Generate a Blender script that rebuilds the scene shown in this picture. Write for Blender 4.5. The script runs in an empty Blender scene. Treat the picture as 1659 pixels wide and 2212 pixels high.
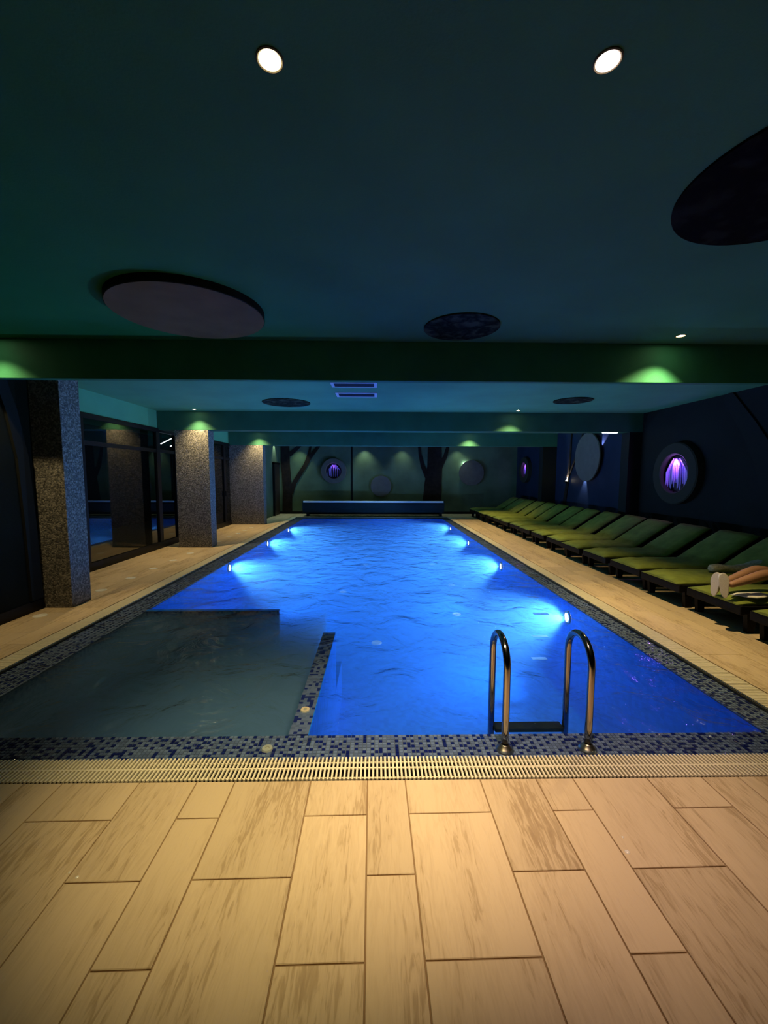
import bpy, bmesh, math, random
from mathutils import Vector, Matrix
random.seed(7)
S = bpy.context.scene
C = S.collection
PI = math.pi

# ------------------------------------------------------------------ camera, world, exposure
CAMH, FPX = 1.615, 888.2
PITCH, YAW, ROLL = 0.0886, 0.0175, 0.0031
cam = bpy.data.cameras.new('camera'); co = bpy.data.objects.new('camera', cam); C.objects.link(co)
fw = Vector((math.sin(YAW)*math.cos(PITCH), math.cos(YAW)*math.cos(PITCH), -math.sin(PITCH)))
r0 = Vector((math.cos(YAW), -math.sin(YAW), 0)); u0 = r0.cross(fw)
rt = math.cos(ROLL)*r0+math.sin(ROLL)*u0; up = -math.sin(ROLL)*r0+math.cos(ROLL)*u0
co.matrix_world = Matrix(((rt.x, up.x, -fw.x, 0), (rt.y, up.y, -fw.y, 0), (rt.z, up.z, -fw.z, CAMH), (0, 0, 0, 1)))
cam.sensor_fit = 'VERTICAL'; cam.sensor_height = 24.0; cam.lens = FPX*24.0/2212
cam.clip_start = 0.05; cam.clip_end = 100
S.camera = co
w = bpy.data.worlds.new('world'); S.world = w; w.use_nodes = True
w.node_tree.nodes['Background'].inputs[0].default_value = (0.02, 0.03, 0.04, 1)
w.node_tree.nodes['Background'].inputs[1].default_value = 0.0
S.view_settings.view_transform = 'Standard'; S.view_settings.look = 'None'
S.view_settings.gamma = 1; S.view_settings.use_curve_mapping = False
S.view_settings.exposure = 1.2
cy = S.cycles
cy.use_denoising = True
cy.use_adaptive_sampling = True; cy.adaptive_threshold = 0.02
cy.max_bounces = 8; cy.diffuse_bounces = 4; cy.glossy_bounces = 3; cy.transmission_bounces = 4
cy.transparent_max_bounces = 12; cy.volume_bounces = 1; cy.sample_clamp_indirect = 3.0
cy.caustics_reflective = False; cy.caustics_refractive = False

P_UNDER = 265.0      # each underwater lamp
P_DOWN = 106.0       # each ceiling downlight

def spot(name, loc, target, power, color, angle=90, blend=0.8, radius=0.03, parent=None):
    l = bpy.data.lights.new(name, 'SPOT'); l.energy = power; l.color = color
    l.spot_size = math.radians(angle); l.spot_blend = blend; l.shadow_soft_size = radius
    o = bpy.data.objects.new(name, l); C.objects.link(o)
    d = Vector(target)-Vector(loc)
    o.rotation_euler = d.to_track_quat('-Z', 'Y').to_euler(); o.location = loc
    if parent:
        o.parent = parent; o.matrix_parent_inverse = Matrix.Translation(-Vector(parent.location))
    return o
def point(name, loc, power, color, radius=0.02, parent=None):
    l = bpy.data.lights.new(name, 'POINT'); l.energy = power; l.color = color; l.shadow_soft_size = radius
    o = bpy.data.objects.new(name, l); C.objects.link(o); o.location = loc
    if parent:
        o.parent = parent; o.matrix_parent_inverse = Matrix.Translation(-Vector(parent.location))
    return o

# ------------------------------------------------------------------ materials
def nm(name):
    m = bpy.data.materials.new(name); m.use_nodes = True
    return m, m.node_tree, m.node_tree.nodes['Principled BSDF']
def N(t, typ, **kw):
    n = t.nodes.new(typ)
    for k, v in kw.items():
        if isinstance(k, str) and hasattr(n, k): setattr(n, k, v)
    return n
def mat(name, col, rough=0.6, metal=0.0, spec=0.5, var=0.0, vscale=8.0, bump=0.0, bscale=40.0, emit=None, estr=0.0):
    m, t, b = nm(name)
    b.inputs['Base Color'].default_value = (*col, 1); b.inputs['Roughness'].default_value = rough
    b.inputs['Metallic'].default_value = metal; b.inputs['Specular IOR Level'].default_value = spec
    g = N(t, 'ShaderNodeNewGeometry')
    if var:
        n = N(t, 'ShaderNodeTexNoise'); n.inputs['Scale'].default_value = vscale; n.inputs['Detail'].default_value = 4
        t.links.new(g.outputs['Position'], n.inputs['Vector'])
        r = N(t, 'ShaderNodeMapRange'); r.inputs[3].default_value = 1-var; r.inputs[4].default_value = 1+var
        r.inputs[1].default_value = 0.3; r.inputs[2].default_value = 0.7
        t.links.new(n.outputs[0], r.inputs[0])
        v = N(t, 'ShaderNodeVectorMath', operation='SCALE'); v.inputs[0].default_value = col
        t.links.new(r.outputs[0], v.inputs['Scale']); t.links.new(v.outputs[0], b.inputs['Base Color'])
    if bump:
        n = N(t, 'ShaderNodeTexNoise'); n.inputs['Scale'].default_value = bscale; n.inputs['Detail'].default_value = 3
        t.links.new(g.outputs['Position'], n.inputs['Vector'])
        bp = N(t, 'ShaderNodeBump'); bp.inputs['Strength'].default_value = bump; bp.inputs['Distance'].default_value = 0.01
        t.links.new(n.outputs[0], bp.inputs['Height']); t.links.new(bp.outputs[0], b.inputs['Normal'])
    if emit:
        b.inputs['Emission Color'].default_value = (*emit, 1); b.inputs['Emission Strength'].default_value = estr
    return m

def ramp(t, stops):
    r = N(t, 'ShaderNodeValToRGB'); e = r.color_ramp.elements
    while len(e) < len(stops): e.new(0.5)
    for i, (p, c) in enumerate(stops):
        e[i].position = p; e[i].color = (*c, 1)
    return r

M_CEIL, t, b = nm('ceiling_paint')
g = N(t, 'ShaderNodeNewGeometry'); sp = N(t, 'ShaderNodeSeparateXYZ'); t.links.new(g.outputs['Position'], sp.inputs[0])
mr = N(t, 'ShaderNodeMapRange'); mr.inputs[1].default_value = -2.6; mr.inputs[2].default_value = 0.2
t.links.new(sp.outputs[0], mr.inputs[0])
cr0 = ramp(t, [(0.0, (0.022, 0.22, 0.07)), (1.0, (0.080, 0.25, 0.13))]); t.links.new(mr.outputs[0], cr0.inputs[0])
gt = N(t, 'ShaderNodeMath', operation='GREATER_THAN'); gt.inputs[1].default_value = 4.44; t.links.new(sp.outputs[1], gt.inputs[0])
cr = N(t, 'ShaderNodeMix', data_type='RGBA'); cr.inputs[7].default_value = (0.11, 0.36, 0.20, 1)  # past the near beam a lighter tone stands in for pool glow
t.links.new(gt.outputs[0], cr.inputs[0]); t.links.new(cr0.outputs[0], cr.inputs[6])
n = N(t, 'ShaderNodeTexNoise'); n.inputs['Scale'].default_value = 1.6; n.inputs['Detail'].default_value = 8
t.links.new(g.outputs['Position'], n.inputs['Vector'])
mx = N(t, 'ShaderNodeMix', data_type='RGBA', blend_type='MULTIPLY'); mx.inputs[0].default_value = 0.35
t.links.new(cr.outputs[2], mx.inputs[6]); t.links.new(n.outputs[0], mx.inputs[7]); b.inputs['Specular IOR Level'].default_value = 0.15; t.links.new(mx.outputs[2], b.inputs['Base Color'])
b.inputs['Roughness'].default_value = 0.75
n2 = N(t, 'ShaderNodeTexNoise'); n2.inputs['Scale'].default_value = 90; t.links.new(g.outputs['Position'], n2.inputs['Vector'])
bp = N(t, 'ShaderNodeBump'); bp.inputs['Strength'].default_value = 0.25; bp.inputs['Distance'].default_value = 0.004
t.links.new(n2.outputs[0], bp.inputs['Height']); t.links.new(bp.outputs[0], b.inputs['Normal'])

M_BEAM = mat('green_beam_paint', (0.035, 0.19, 0.10), 0.6, var=0.1, vscale=3, bump=0.15, bscale=80, spec=0.12)
M_BEAM2 = mat('teal_beam_paint', (0.035, 0.13, 0.08), 0.6, var=0.1, vscale=3, bump=0.15, bscale=80, spec=0.12)
M_WALL = mat('teal_mural_paint', (0.10, 0.145, 0.085), 0.7, var=0.25, vscale=1.2, bump=0.2, bscale=60, spec=0.12)
M_WALLD = mat('dark_teal_wall_paint', (0.004, 0.006, 0.004), 0.8, var=0.3, vscale=1.3, bump=0.2, bscale=60, spec=0.12)
M_WALLB = mat('navy_wall_paint', (0.008, 0.010, 0.010), 0.7, var=0.2, vscale=1.5, bump=0.2, bscale=60, spec=0.12)
M_WALLB2 = mat('wall_paint_with_pool_glow', (0.012, 0.020, 0.045), 0.6, var=0.2, vscale=1.5, bump=0.2, bscale=60, spec=0.12)  # bluer than the near stretch: blue pool light put into the wall colour
M_TREE = mat('dark_brown_mural_tree', (0.02, 0.013, 0.010), 0.7, var=0.3, vscale=9, bump=0.5, bscale=30, spec=0.12)
M_BLACK = mat('black_frame_metal', (0.008, 0.008, 0.009), 0.4, spec=0.15)
M_DARKROOM = mat('dark_room_plaster', (0.03, 0.03, 0.032), 0.8, spec=0.12)
M_GRAYDISC = mat('grey_plaster_disc', (0.10, 0.09, 0.08), 0.7, var=0.12, vscale=6)
M_RINGM = mat('dull_grey_ring', (0.035, 0.035, 0.028), 0.8, spec=0.1)
M_PINKDISC = mat('pinkish_grey_disc', (0.17, 0.115, 0.055), 0.8, spec=0.1, var=0.12, vscale=5)
M_RIM = mat('black_disc_rim', (0.01, 0.012, 0.012), 0.7, spec=0.12)
M_CHROME = mat('polished_steel', (0.42, 0.38, 0.33), 0.12, metal=1.0)
M_STEEL = mat('brushed_steel', (0.45, 0.42, 0.36), 0.3, metal=1.0)
M_TRIM = mat('cream_trim_ring', (0.12, 0.10, 0.06), 0.6, spec=0.2)
M_WHITE = mat('white_plastic', (0.85, 0.82, 0.74), 0.45)
M_CREAM = mat('cream_plastic_fitting', (0.55, 0.48, 0.34), 0.4)
M_SLAT = mat('cream_grate_plastic', (0.80, 0.73, 0.54), 0.4, var=0.08, vscale=30)
M_CHANNEL = mat('dark_gutter_channel', (0.05, 0.045, 0.035), 0.6)
M_GROUT = mat('brown_grout', (0.28, 0.18, 0.09), 0.85)
M_FRAME = mat('dark_lounger_resin', (0.003, 0.003, 0.003), 0.6, spec=0.15, bump=0.2, bscale=60)
M_CUSH = mat('green_cushion_fabric', (0.22, 0.27, 0.055), 0.9, spec=0.1, var=0.18, vscale=7, bump=0.5, bscale=25)
M_TOWEL = mat('grey_green_towel', (0.40, 0.40, 0.28), 0.95, var=0.3, vscale=30, bump=0.8, bscale=120)
M_CLOTH = mat('white_cloth', (0.85, 0.83, 0.74), 0.9, bump=0.3, bscale=90)
M_SKIN = mat('skin', (0.36, 0.19, 0.115), 0.5, var=0.08, vscale=12)
M_HAIR = mat('dark_hair', (0.02, 0.014, 0.01), 0.6)
M_ROBE = mat('dark_grey_robe', (0.06, 0.065, 0.055), 0.95, bump=0.8, bscale=90)
M_SLIPPER = mat('white_slipper', (0.72, 0.68, 0.60), 0.8, bump=0.3, bscale=120)
M_ROLLER = mat('blue_roller_housing', (0.006, 0.022, 0.026), 0.5, spec=0.2, var=0.1, vscale=2)
M_ROLLTOP = mat('pale_roller_edge', (0.92, 0.95, 0.93), 0.3, spec=0.8)
M_LENS = mat('frosted_lens', (0.92, 0.88, 0.78), 0.3)
M_VENTF = mat('pale_vent_frame', (0.55, 0.60, 0.72), 0.45)
M_VENTD = mat('dark_vent_slats', (0.05, 0.05, 0.07), 0.5)
M_STRAND = mat('pale_lilac_strands', (0.55, 0.36, 0.9), 0.6)
M_CAV = mat('dark_porthole_cavity', (0.02, 0.015, 0.03), 0.7)
M_DOOR = mat('dark_brown_door', (0.04, 0.024, 0.016), 0.45, var=0.2, vscale=6)
def emis(name, col, s): return mat(name, (0.1, 0.1, 0.1), 0.5, emit=col, estr=s)
M_EWARM = emis('warm_lamp_glow', (1.0, 0.86, 0.55), 60)
M_EPINK = emis('pinkish_lamp_glow', (1.0, 0.84, 0.80), 60)
M_EBLUE = emis('underwater_lens_glow', (0.75, 0.82, 1.0), 22)
M_ETUBE = emis('white_tube_glow', (0.9, 0.95, 1.0), 4.0)
M_EWHITE = emis('cool_lamp_glow', (0.8, 0.88, 1.0), 6)
M_EWARMR = emis('warm_reflector_glow', (1.0, 0.72, 0.36), 1.3)
M_EPINKR = emis('pink_reflector_glow', (1.0, 0.66, 0.58), 1.3)
M_REFL = mat('warm_reflector_cup', (0.8, 0.72, 0.5), 0.4)

# disc print: dark mottled tree canopy
M_PRINT, t, b = nm('dark_tree_print')
g = N(t, 'ShaderNodeNewGeometry')
v = N(t, 'ShaderNodeTexVoronoi', feature='DISTANCE_TO_EDGE'); v.inputs['Scale'].default_value = 4.2
n = N(t, 'ShaderNodeTexNoise'); n.inputs['Scale'].default_value = 9; n.inputs['Detail'].default_value = 6
t.links.new(g.outputs['Position'], n.inputs['Vector'])
vm = N(t, 'ShaderNodeVectorMath', operation='SCALE'); vm.inputs['Scale'].default_value = 0.35
t.links.new(n.outputs['Color'], vm.inputs[0])
va = N(t, 'ShaderNodeVectorMath', operation='ADD'); t.links.new(g.outputs['Position'], va.inputs[0]); t.links.new(vm.outputs[0], va.inputs[1])
t.links.new(va.outputs[0], v.inputs['Vector'])
cr = ramp(t, [(0.0, (0.004, 0.008, 0.007)), (0.10, (0.012, 0.022, 0.018)), (0.35, (0.055, 0.075, 0.050))])
t.links.new(v.outputs['Distance'], cr.inputs[0]); t.links.new(cr.outputs[0], b.inputs['Base Color'])
b.inputs['Roughness'].default_value = 0.8; b.inputs['Specular IOR Level'].default_value = 0.05

M_PRINTD = M_PRINT.copy(); M_PRINTD.name = 'blackish_tree_print'
for n_, c_ in enumerate(((0.001, 0.002, 0.002), (0.002, 0.003, 0.003), (0.012, 0.015, 0.012))):
    M_PRINTD.node_tree.nodes[cr.name].color_ramp.elements[n_].color = (*c_, 1)

# floor tile: tan stone with long streaks
M_TILE, t, b = nm('tan_streaked_stone')
g = N(t, 'ShaderNodeNewGeometry'); oi = N(t, 'ShaderNodeObjectInfo')
mv = N(t, 'ShaderNodeVectorMath', operation='MULTIPLY'); mv.inputs[1].default_value = (55, 7.5, 1)
t.links.new(g.outputs['Position'], mv.inputs[0])
of = N(t, 'ShaderNodeVectorMath', operation='SCALE'); of.inputs[0].default_value = (37, 53, 91); t.links.new(oi.outputs['Random'], of.inputs['Scale'])
ad = N(t, 'ShaderNodeVectorMath', operation='ADD'); t.links.new(mv.outputs[0], ad.inputs[0]); t.links.new(of.outputs[0], ad.inputs[1])
n = N(t, 'ShaderNodeTexNoise'); n.inputs['Scale'].default_value = 1.0; n.inputs['Detail'].default_value = 5; n.inputs['Distortion'].default_value = 1.2
t.links.new(ad.outputs[0], n.inputs['Vector'])
n1 = N(t, 'ShaderNodeTexNoise'); n1.inputs['Scale'].default_value = 0.10; n1.inputs['Detail'].default_value = 2
t.links.new(ad.outputs[0], n1.inputs['Vector'])
ms = N(t, 'ShaderNodeMath', operation='MULTIPLY'); t.links.new(n.outputs[0], ms.inputs[0]); t.links.new(n1.outputs[0], ms.inputs[1])
cr = ramp(t, [(0.18, (0.68, 0.53, 0.34)), (0.29, (0.62, 0.475, 0.30)), (0.35, (0.50, 0.37, 0.22)), (0.46, (0.42, 0.30, 0.175))])
t.links.new(ms.outputs[0], cr.inputs[0])
hs = N(t, 'ShaderNodeHueSaturation'); rr = N(t, 'ShaderNodeMapRange'); rr.inputs[3].default_value = 0.9; rr.inputs[4].default_value = 1.08
t.links.new(oi.outputs['Random'], rr.inputs[0]); t.links.new(rr.outputs[0], hs.inputs['Value'])
t.links.new(cr.outputs[0], hs.inputs['Color']); t.links.new(hs.outputs[0], b.inputs['Base Color'])
b.inputs['Roughness'].default_value = 0.5; b.inputs['Specular IOR Level'].default_value = 0.3
bp = N(t, 'ShaderNodeBump'); bp.inputs['Strength'].default_value = 0.35; bp.inputs['Distance'].default_value = 0.003
t.links.new(n.outputs[0], bp.inputs['Height']); t.links.new(bp.outputs[0], b.inputs['Normal'])

# pool blue mosaic, dark mosaic (bench), pillar pebbles
def grid_mosaic(name, pitch, cols, rough=0.3, groutc=(0.1, 0.11, 0.13), groutw=0.10):
    m, t, b = nm(name)
    g = N(t, 'ShaderNodeNewGeometry')
    s = N(t, 'ShaderNodeVectorMath', operation='SCALE'); s.inputs['Scale'].default_value = 1/pitch
    t.links.new(g.outputs['Position'], s.inputs[0])
    off = N(t, 'ShaderNodeVectorMath', operation='ADD'); off.inputs[1].default_value = (0.31, 0.27, 0.29)
    t.links.new(s.outputs[0], off.inputs[0])
    f = N(t, 'ShaderNodeVectorMath', operation='FLOOR'); t.links.new(off.outputs[0], f.inputs[0])
    wn = N(t, 'ShaderNodeTexWhiteNoise', noise_dimensions='3D'); t.links.new(f.outputs[0], wn.inputs['Vector'])
    r = ramp(t, cols); r.color_ramp.interpolation = 'CONSTANT'; t.links.new(wn.outputs['Value'], r.inputs[0])
    t.links.new(r.outputs[0], b.inputs['Base Color']); b.inputs['Roughness'].default_value = rough
    return m
M_POOL = grid_mosaic('blue_pool_mosaic', 0.05, [(0, (0.016, 0.23, 0.84)), (0.4, (0.02, 0.26, 0.92)), (0.8, (0.013, 0.20, 0.78))])
M_MOSD = grid_mosaic('grey_navy_mosaic', 0.025, [(0, (0.17, 0.19, 0.27)), (0.42, (0.13, 0.15, 0.22)), (0.70, (0.015, 0.02, 0.13))])
M_MOSF = grid_mosaic('grey_bay_mosaic', 0.025, [(0, (0.12, 0.18, 0.27)), (0.5, (0.10, 0.15, 0.24)), (0.85, (0.05, 0.07, 0.14))])
M_MT = [mat('grey_blue_mosaic_tile', (0.21, 0.24, 0.33), 0.25), mat('slate_mosaic_tile', (0.15, 0.17, 0.25), 0.25), mat('navy_mosaic_tile', (0.008, 0.012, 0.11), 0.2)]
M_MT_BRIGHT = [mat('grey_blue_tile_brightened', (0.36, 0.39, 0.48), 0.25), mat('slate_tile_brightened', (0.27, 0.29, 0.38), 0.25), mat('navy_tile_brightened', (0.03, 0.04, 0.16), 0.2)]  # same ledge tiles, brightened for the light missing on the side strips
M_MGROUT = mat('mosaic_grout', (0.12, 0.13, 0.15), 0.8)
M_PILLAR, t, b = nm('grey_pebble_mosaic')
g = N(t, 'ShaderNodeNewGeometry')
v = N(t, 'ShaderNodeTexVoronoi'); v.inputs['Scale'].default_value = 60; t.links.new(g.outputs['Position'], v.inputs['Vector'])
sp = N(t, 'ShaderNodeSeparateXYZ'); t.links.new(v.outputs['Color'], sp.inputs[0])
cr = ramp(t, [(0.0, (0.05, 0.05, 0.05)), (0.5, (0.12, 0.118, 0.11)), (1.0, (0.26, 0.25, 0.235))])
t.links.new(sp.outputs[0], cr.inputs[0]); t.links.new(cr.outputs[0], b.inputs['Base Color'])
b.inputs['Roughness'].default_value = 0.45; b.inputs['Specular IOR Level'].default_value = 0.3
bp = N(t, 'ShaderNodeBump'); bp.inputs['Strength'].default_value = 0.7; bp.inputs['Distance'].default_value = 0.006; bp.invert = True
t.links.new(v.outputs['Distance'], bp.inputs['Height']); t.links.new(bp.outputs[0], b.inputs['Normal'])

# water surface: clear sheet, Fresnel gloss with ripples, faint tint
M_WATER = bpy.data.materials.new('water_surface'); M_WATER.use_nodes = True; t = M_WATER.node_tree; t.nodes.clear()
out = N(t, 'ShaderNodeOutputMaterial'); mix = N(t, 'ShaderNodeMixShader'); tr = N(t, 'ShaderNodeBsdfTransparent'); gl = N(t, 'ShaderNodeBsdfGlossy')
tr.inputs[0].default_value = (0.76, 0.87, 1.0, 1); gl.inputs['Roughness'].default_value = 0.04
fr = N(t, 'ShaderNodeFresnel'); fr.inputs[0].default_value = 1.33
g = N(t, 'ShaderNodeNewGeometry')
n = N(t, 'ShaderNodeTexNoise'); n.inputs['Scale'].default_value = 2.6; n.inputs['Detail'].default_value = 5; n.inputs['Distortion'].default_value = 0.8
t.links.new(g.outputs['Position'], n.inputs['Vector'])
bp = N(t, 'ShaderNodeBump'); bp.inputs['Strength'].default_value = 0.8; bp.inputs['Distance'].default_value = 0.09
t.links.new(n.outputs[0], bp.inputs['Height'])
t.links.new(bp.outputs[0], gl.inputs['Normal']); t.links.new(bp.outputs[0], fr.inputs['Normal'])
t.links.new(fr.outputs[0], mix.inputs[0]); t.links.new(tr.outputs[0], mix.inputs[1]); t.links.new(gl.outputs[0], mix.inputs[2])
t.links.new(mix.outputs[0], out.inputs['Surface'])
# water body: cloudy volume
M_BODY = bpy.data.materials.new('cloudy_water_body'); M_BODY.use_nodes = True; t = M_BODY.node_tree; t.nodes.clear()
out = N(t, 'ShaderNodeOutputMaterial'); tr = N(t, 'ShaderNodeBsdfTransparent'); vs = N(t, 'ShaderNodeVolumePrincipled')
vs.inputs['Color'].default_value = (0.22, 0.57, 0.92, 1); vs.inputs['Density'].default_value = 0.30; vs.inputs['Anisotropy'].default_value = 0.0
t.links.new(tr.outputs[0], out.inputs['Surface']); t.links.new(vs.outputs[0], out.inputs['Volume'])
M_BODY2 = bpy.data.materials.new('bubbly_water_body'); M_BODY2.use_nodes = True; t = M_BODY2.node_tree; t.nodes.clear()
out = N(t, 'ShaderNodeOutputMaterial'); tr = N(t, 'ShaderNodeBsdfTransparent'); vs = N(t, 'ShaderNodeVolumePrincipled')
vs.inputs['Color'].default_value = (0.50, 0.74, 1.0, 1); vs.inputs['Density'].default_value = 2.8
t.links.new(tr.outputs[0], out.inputs['Surface']); t.links.new(vs.outputs[0], out.inputs['Volume'])
# window glass
M_GLASS = bpy.data.materials.new('dark_window_glass'); M_GLASS.use_nodes = True; t = M_GLASS.node_tree; t.nodes.clear()
out = N(t, 'ShaderNodeOutputMaterial'); mix = N(t, 'ShaderNodeMixShader'); tr = N(t, 'ShaderNodeBsdfTransparent'); gl = N(t, 'ShaderNodeBsdfGlossy')
tr.inputs[0].default_value = (0.7, 0.72, 0.72, 1); gl.inputs['Roughness'].default_value = 0.01
fr = N(t, 'ShaderNodeFresnel'); gg = N(t, 'ShaderNodeNewGeometry'); ior = N(t, 'ShaderNodeMapRange')
ior.inputs[3].default_value = 1.7; ior.inputs[4].default_value = 1/1.7        # same reflectance on both faces of the pane
t.links.new(gg.outputs['Backfacing'], ior.inputs[0]); t.links.new(ior.outputs[0], fr.inputs[0])
t.links.new(fr.outputs[0], mix.inputs[0]); t.links.new(tr.outputs[0], mix.inputs[1]); t.links.new(gl.outputs[0], mix.inputs[2])
t.links.new(mix.outputs[0], out.inputs['Surface'])

# ------------------------------------------------------------------ geometry helpers
def bx(bm, x0, x1, y0, y1, z0, z1, bev=0.0, mi=0):
    a = [bm.verts.new((x, y, z)) for z in (z0, z1) for y in (y0, y1) for x in (x0, x1)]
    fs = [bm.faces.new([a[i] for i in f]) for f in ((0, 2, 3, 1), (4, 5, 7, 6), (0, 1, 5, 4), (2, 6, 7, 3), (0, 4, 6, 2), (1, 3, 7, 5))]
    for f in fs: f.material_index = mi
    if bev:
        es = list({e for f in fs for e in f.edges})
        bmesh.ops.bevel(bm, geom=es, offset=bev, segments=2, affect='EDGES', profile=0.5)
    return fs
def tube(bm, pts, r, seg=12, cap=True):
    pts = [Vector(p) for p in pts]; rings = []; rs = r if isinstance(r, (list, tuple)) else [r]*len(pts)
    nrm = None
    for i, p in enumerate(pts):
        d = (pts[min(i+1, len(pts)-1)]-pts[max(i-1, 0)]).normalized()
        if nrm is None:
            nrm = d.orthogonal().normalized()
        else:
            nrm = (nrm-d*nrm.dot(d)).normalized()
        bi = d.cross(nrm)
        rings.append([bm.verts.new(p+rs[i]*(math.cos(a)*nrm+math.sin(a)*bi)) for a in [2*PI*k/seg for k in range(seg)]])
    for a, b_ in zip(rings, rings[1:]):
        for k in range(seg):
            f = bm.faces.new((a[k], a[(k+1) % seg], b_[(k+1) % seg], b_[k])); f.smooth = True
    if cap:
        bm.faces.new(rings[0][::-1]); bm.faces.new(rings[-1])
def lathe(bm, prof, seg=48, frame=None, mi=0, smooth=False):
    """prof: (radius, height) list about +Z; frame: Matrix"""
    fr = frame or Matrix.Identity(4); rings = []
    for r, h in prof:
        if r < 1e-6: rings.append([bm.verts.new(fr @ Vector((0, 0, h)))])
        else: rings.append([bm.verts.new(fr @ Vector((r*math.cos(2*PI*k/seg), r*math.sin(2*PI*k/seg), h))) for k in range(seg)])
    for a, b_ in zip(rings, rings[1:]):
        for k in range(seg):
            k2 = (k+1) % seg
            if len(a) == 1 and len(b_) == 1: continue
            if len(a) == 1: f = bm.faces.new((a[0], b_[k2], b_[k]))
            elif len(b_) == 1: f = bm.faces.new((a[k], a[k2], b_[0]))
            else: f = bm.faces.new((a[k], a[k2], b_[k2], b_[k]))
            f.material_index = mi; f.smooth = smooth
def prism(bm, poly, fr, depth, mi=0):
    """poly 2D -> extruded along local +z by depth through frame fr"""
    a = [bm.verts.new(fr @ Vector((x, y, 0))) for x, y in poly]; b_ = [bm.verts.new(fr @ Vector((x, y, depth))) for x, y in poly]
    bm.faces.new(a[::-1]); bm.faces.new(b_)
    for i in range(len(poly)):
        j = (i+1) % len(poly); bm.faces.new((a[i], a[j], b_[j], b_[i]))
def obj(name, bm, m, parent=None, loc=None, fixn=True):
    if fixn: bmesh.ops.recalc_face_normals(bm, faces=bm.faces)
    me = bpy.data.meshes.new(name)
    off = Vector(parent.location) if (parent is not None) else (Vector(loc) if loc else Vector((0, 0, 0)))
    if off.length: bmesh.ops.translate(bm, vec=-off, verts=bm.verts)
    bm.to_mesh(me); bm.free()
    for x in (m if isinstance(m, (list, tuple)) else [m]): me.materials.append(x)
    o = bpy.data.objects.new(name, me); C.objects.link(o)
    if parent is not None: o.parent = parent
    elif loc: o.location = loc
    return o
# convention: meshes are modelled in world coordinates; parents are unrotated things at a location
def tag(o, label, cat, group=None):
    o['label'] = label; o['category'] = cat
    if group: o['group'] = group
    return o
def thing(name, label, cat, loc=(0, 0, 0), group=None):
    o = bpy.data.objects.new(name, None); C.objects.link(o); o.location = loc; o.empty_display_size = 0.1
    return tag(o, label, cat, group)
def struct(name, bm, m, parent=None, label=None):
    o = obj(name, bm, m, parent)
    if parent is None: o['kind'] = 'structure'
    if label: o['label'] = label
    return o
def stuff(o): o['kind'] = 'stuff'; return o
B = bmesh.new
def wallframe(side, c):
    """local z points out of the wall into the room; local x,y in the wall plane (y = world up)"""
    x, y, z = c
    if side == 'right': cols = ((0, 1, 0), (0, 0, 1), (-1, 0, 0))      # x->+Y ; normal -X
    elif side == 'left': cols = ((0, 1, 0), (0, 0, 1), (1, 0, 0))
    elif side == 'far': cols = ((1, 0, 0), (0, 0, 1), (0, -1, 0))
    elif side == 'ceil': cols = ((1, 0, 0), (0, 1, 0), (0, 0, -1))
    else: cols = ((1, 0, 0), (0, 1, 0), (0, 0, 1))
    a, b_, c_ = cols
    if side in ('right', 'left', 'far'): x, y = x+c_[0]*0.0015, y+c_[1]*0.0015
    return Matrix(((a[0], b_[0], c_[0], x), (a[1], b_[1], c_[1], y), (a[2], b_[2], c_[2], z), (0, 0, 0, 1)))

# ------------------------------------------------------------------ dimensions
XL, XR, YN, YF, ZC = -4.05, 5.90, -2.6, 17.30, 3.0
GX0, GX1, GY0, GY1 = -3.106, 2.737, 2.244, 15.92     # inner edges of the gutter
GW = 0.185
PX0, PX1, PY0, PY1 = -2.80, 2.52, 2.49, 15.78         # pool void
ZL, ZW = -0.035, -0.02                               # ledge, water level
ZP = -1.15

# ------------------------------------------------------------------ floor
bm = B()
ox0, ox1, oy0, oy1 = GX0-GW, GX1+GW, GY0-GW, GY1+GW
bx(bm, -8.0, XR+0.1, YN, oy0, -0.2, -0.006); bx(bm, -8.0, ox0, oy0, YF+0.3, -0.2, -0.006)
bx(bm, ox1, XR+0.1, oy0, YF+0.3, -0.2, -0.006); bx(bm, ox0, ox1, oy1, YF+0.3, -0.2, -0.006)
floor = struct('floor', bm, M_GROUT)
def clip(poly, ax, lim, keep_less):
    out_ = []
    for i in range(len(poly)):
        p, q = poly[i], poly[(i+1) % len(poly)]
        ip, iq = (p[ax] <= lim) == keep_less, (q[ax] <= lim) == keep_less
        if ip: out_.append(p)
        if ip != iq:
            s = (lim-p[ax])/(q[ax]-p[ax]); out_.append((p[0]+s*(q[0]-p[0]), p[1]+s*(q[1]-p[1])))
    return out_
def tile_geom(bm, poly):
    cx = sum(p[0] for p in poly)/len(poly); cyy = sum(p[1] for p in poly)/len(poly)
    def ins(p, d):
        v_ = Vector((p[0]-cx, p[1]-cyy)); L = max(v_.length, 1e-4); v_ = v_*(1-d*1.3/L); return cx+v_.x, cyy+v_.y
    lo = [bm.verts.new((*p, -0.014)) for p in poly]; md = [bm.verts.new((*p, -0.002)) for p in poly]
    tp = [bm.verts.new((*ins(p, 0.002), 0.0)) for p in poly]; bm.faces.new(tp)
    for i in range(len(poly)):
        j = (i+1) % len(poly)
        bm.faces.new((lo[i], lo[j], md[j], md[i])); bm.faces.new((md[i], md[j], tp[j], tp[i]))
def area(p): return abs(sum(p[i][0]*p[(i+1) % len(p)][1]-p[(i+1) % len(p)][0]*p[i][1] for i in range(len(p))))/2
rest = B(); ntile = 0
JW = 0.0028
ROT = 0.0124; c_, s_ = math.cos(ROT), math.sin(ROT)
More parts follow.
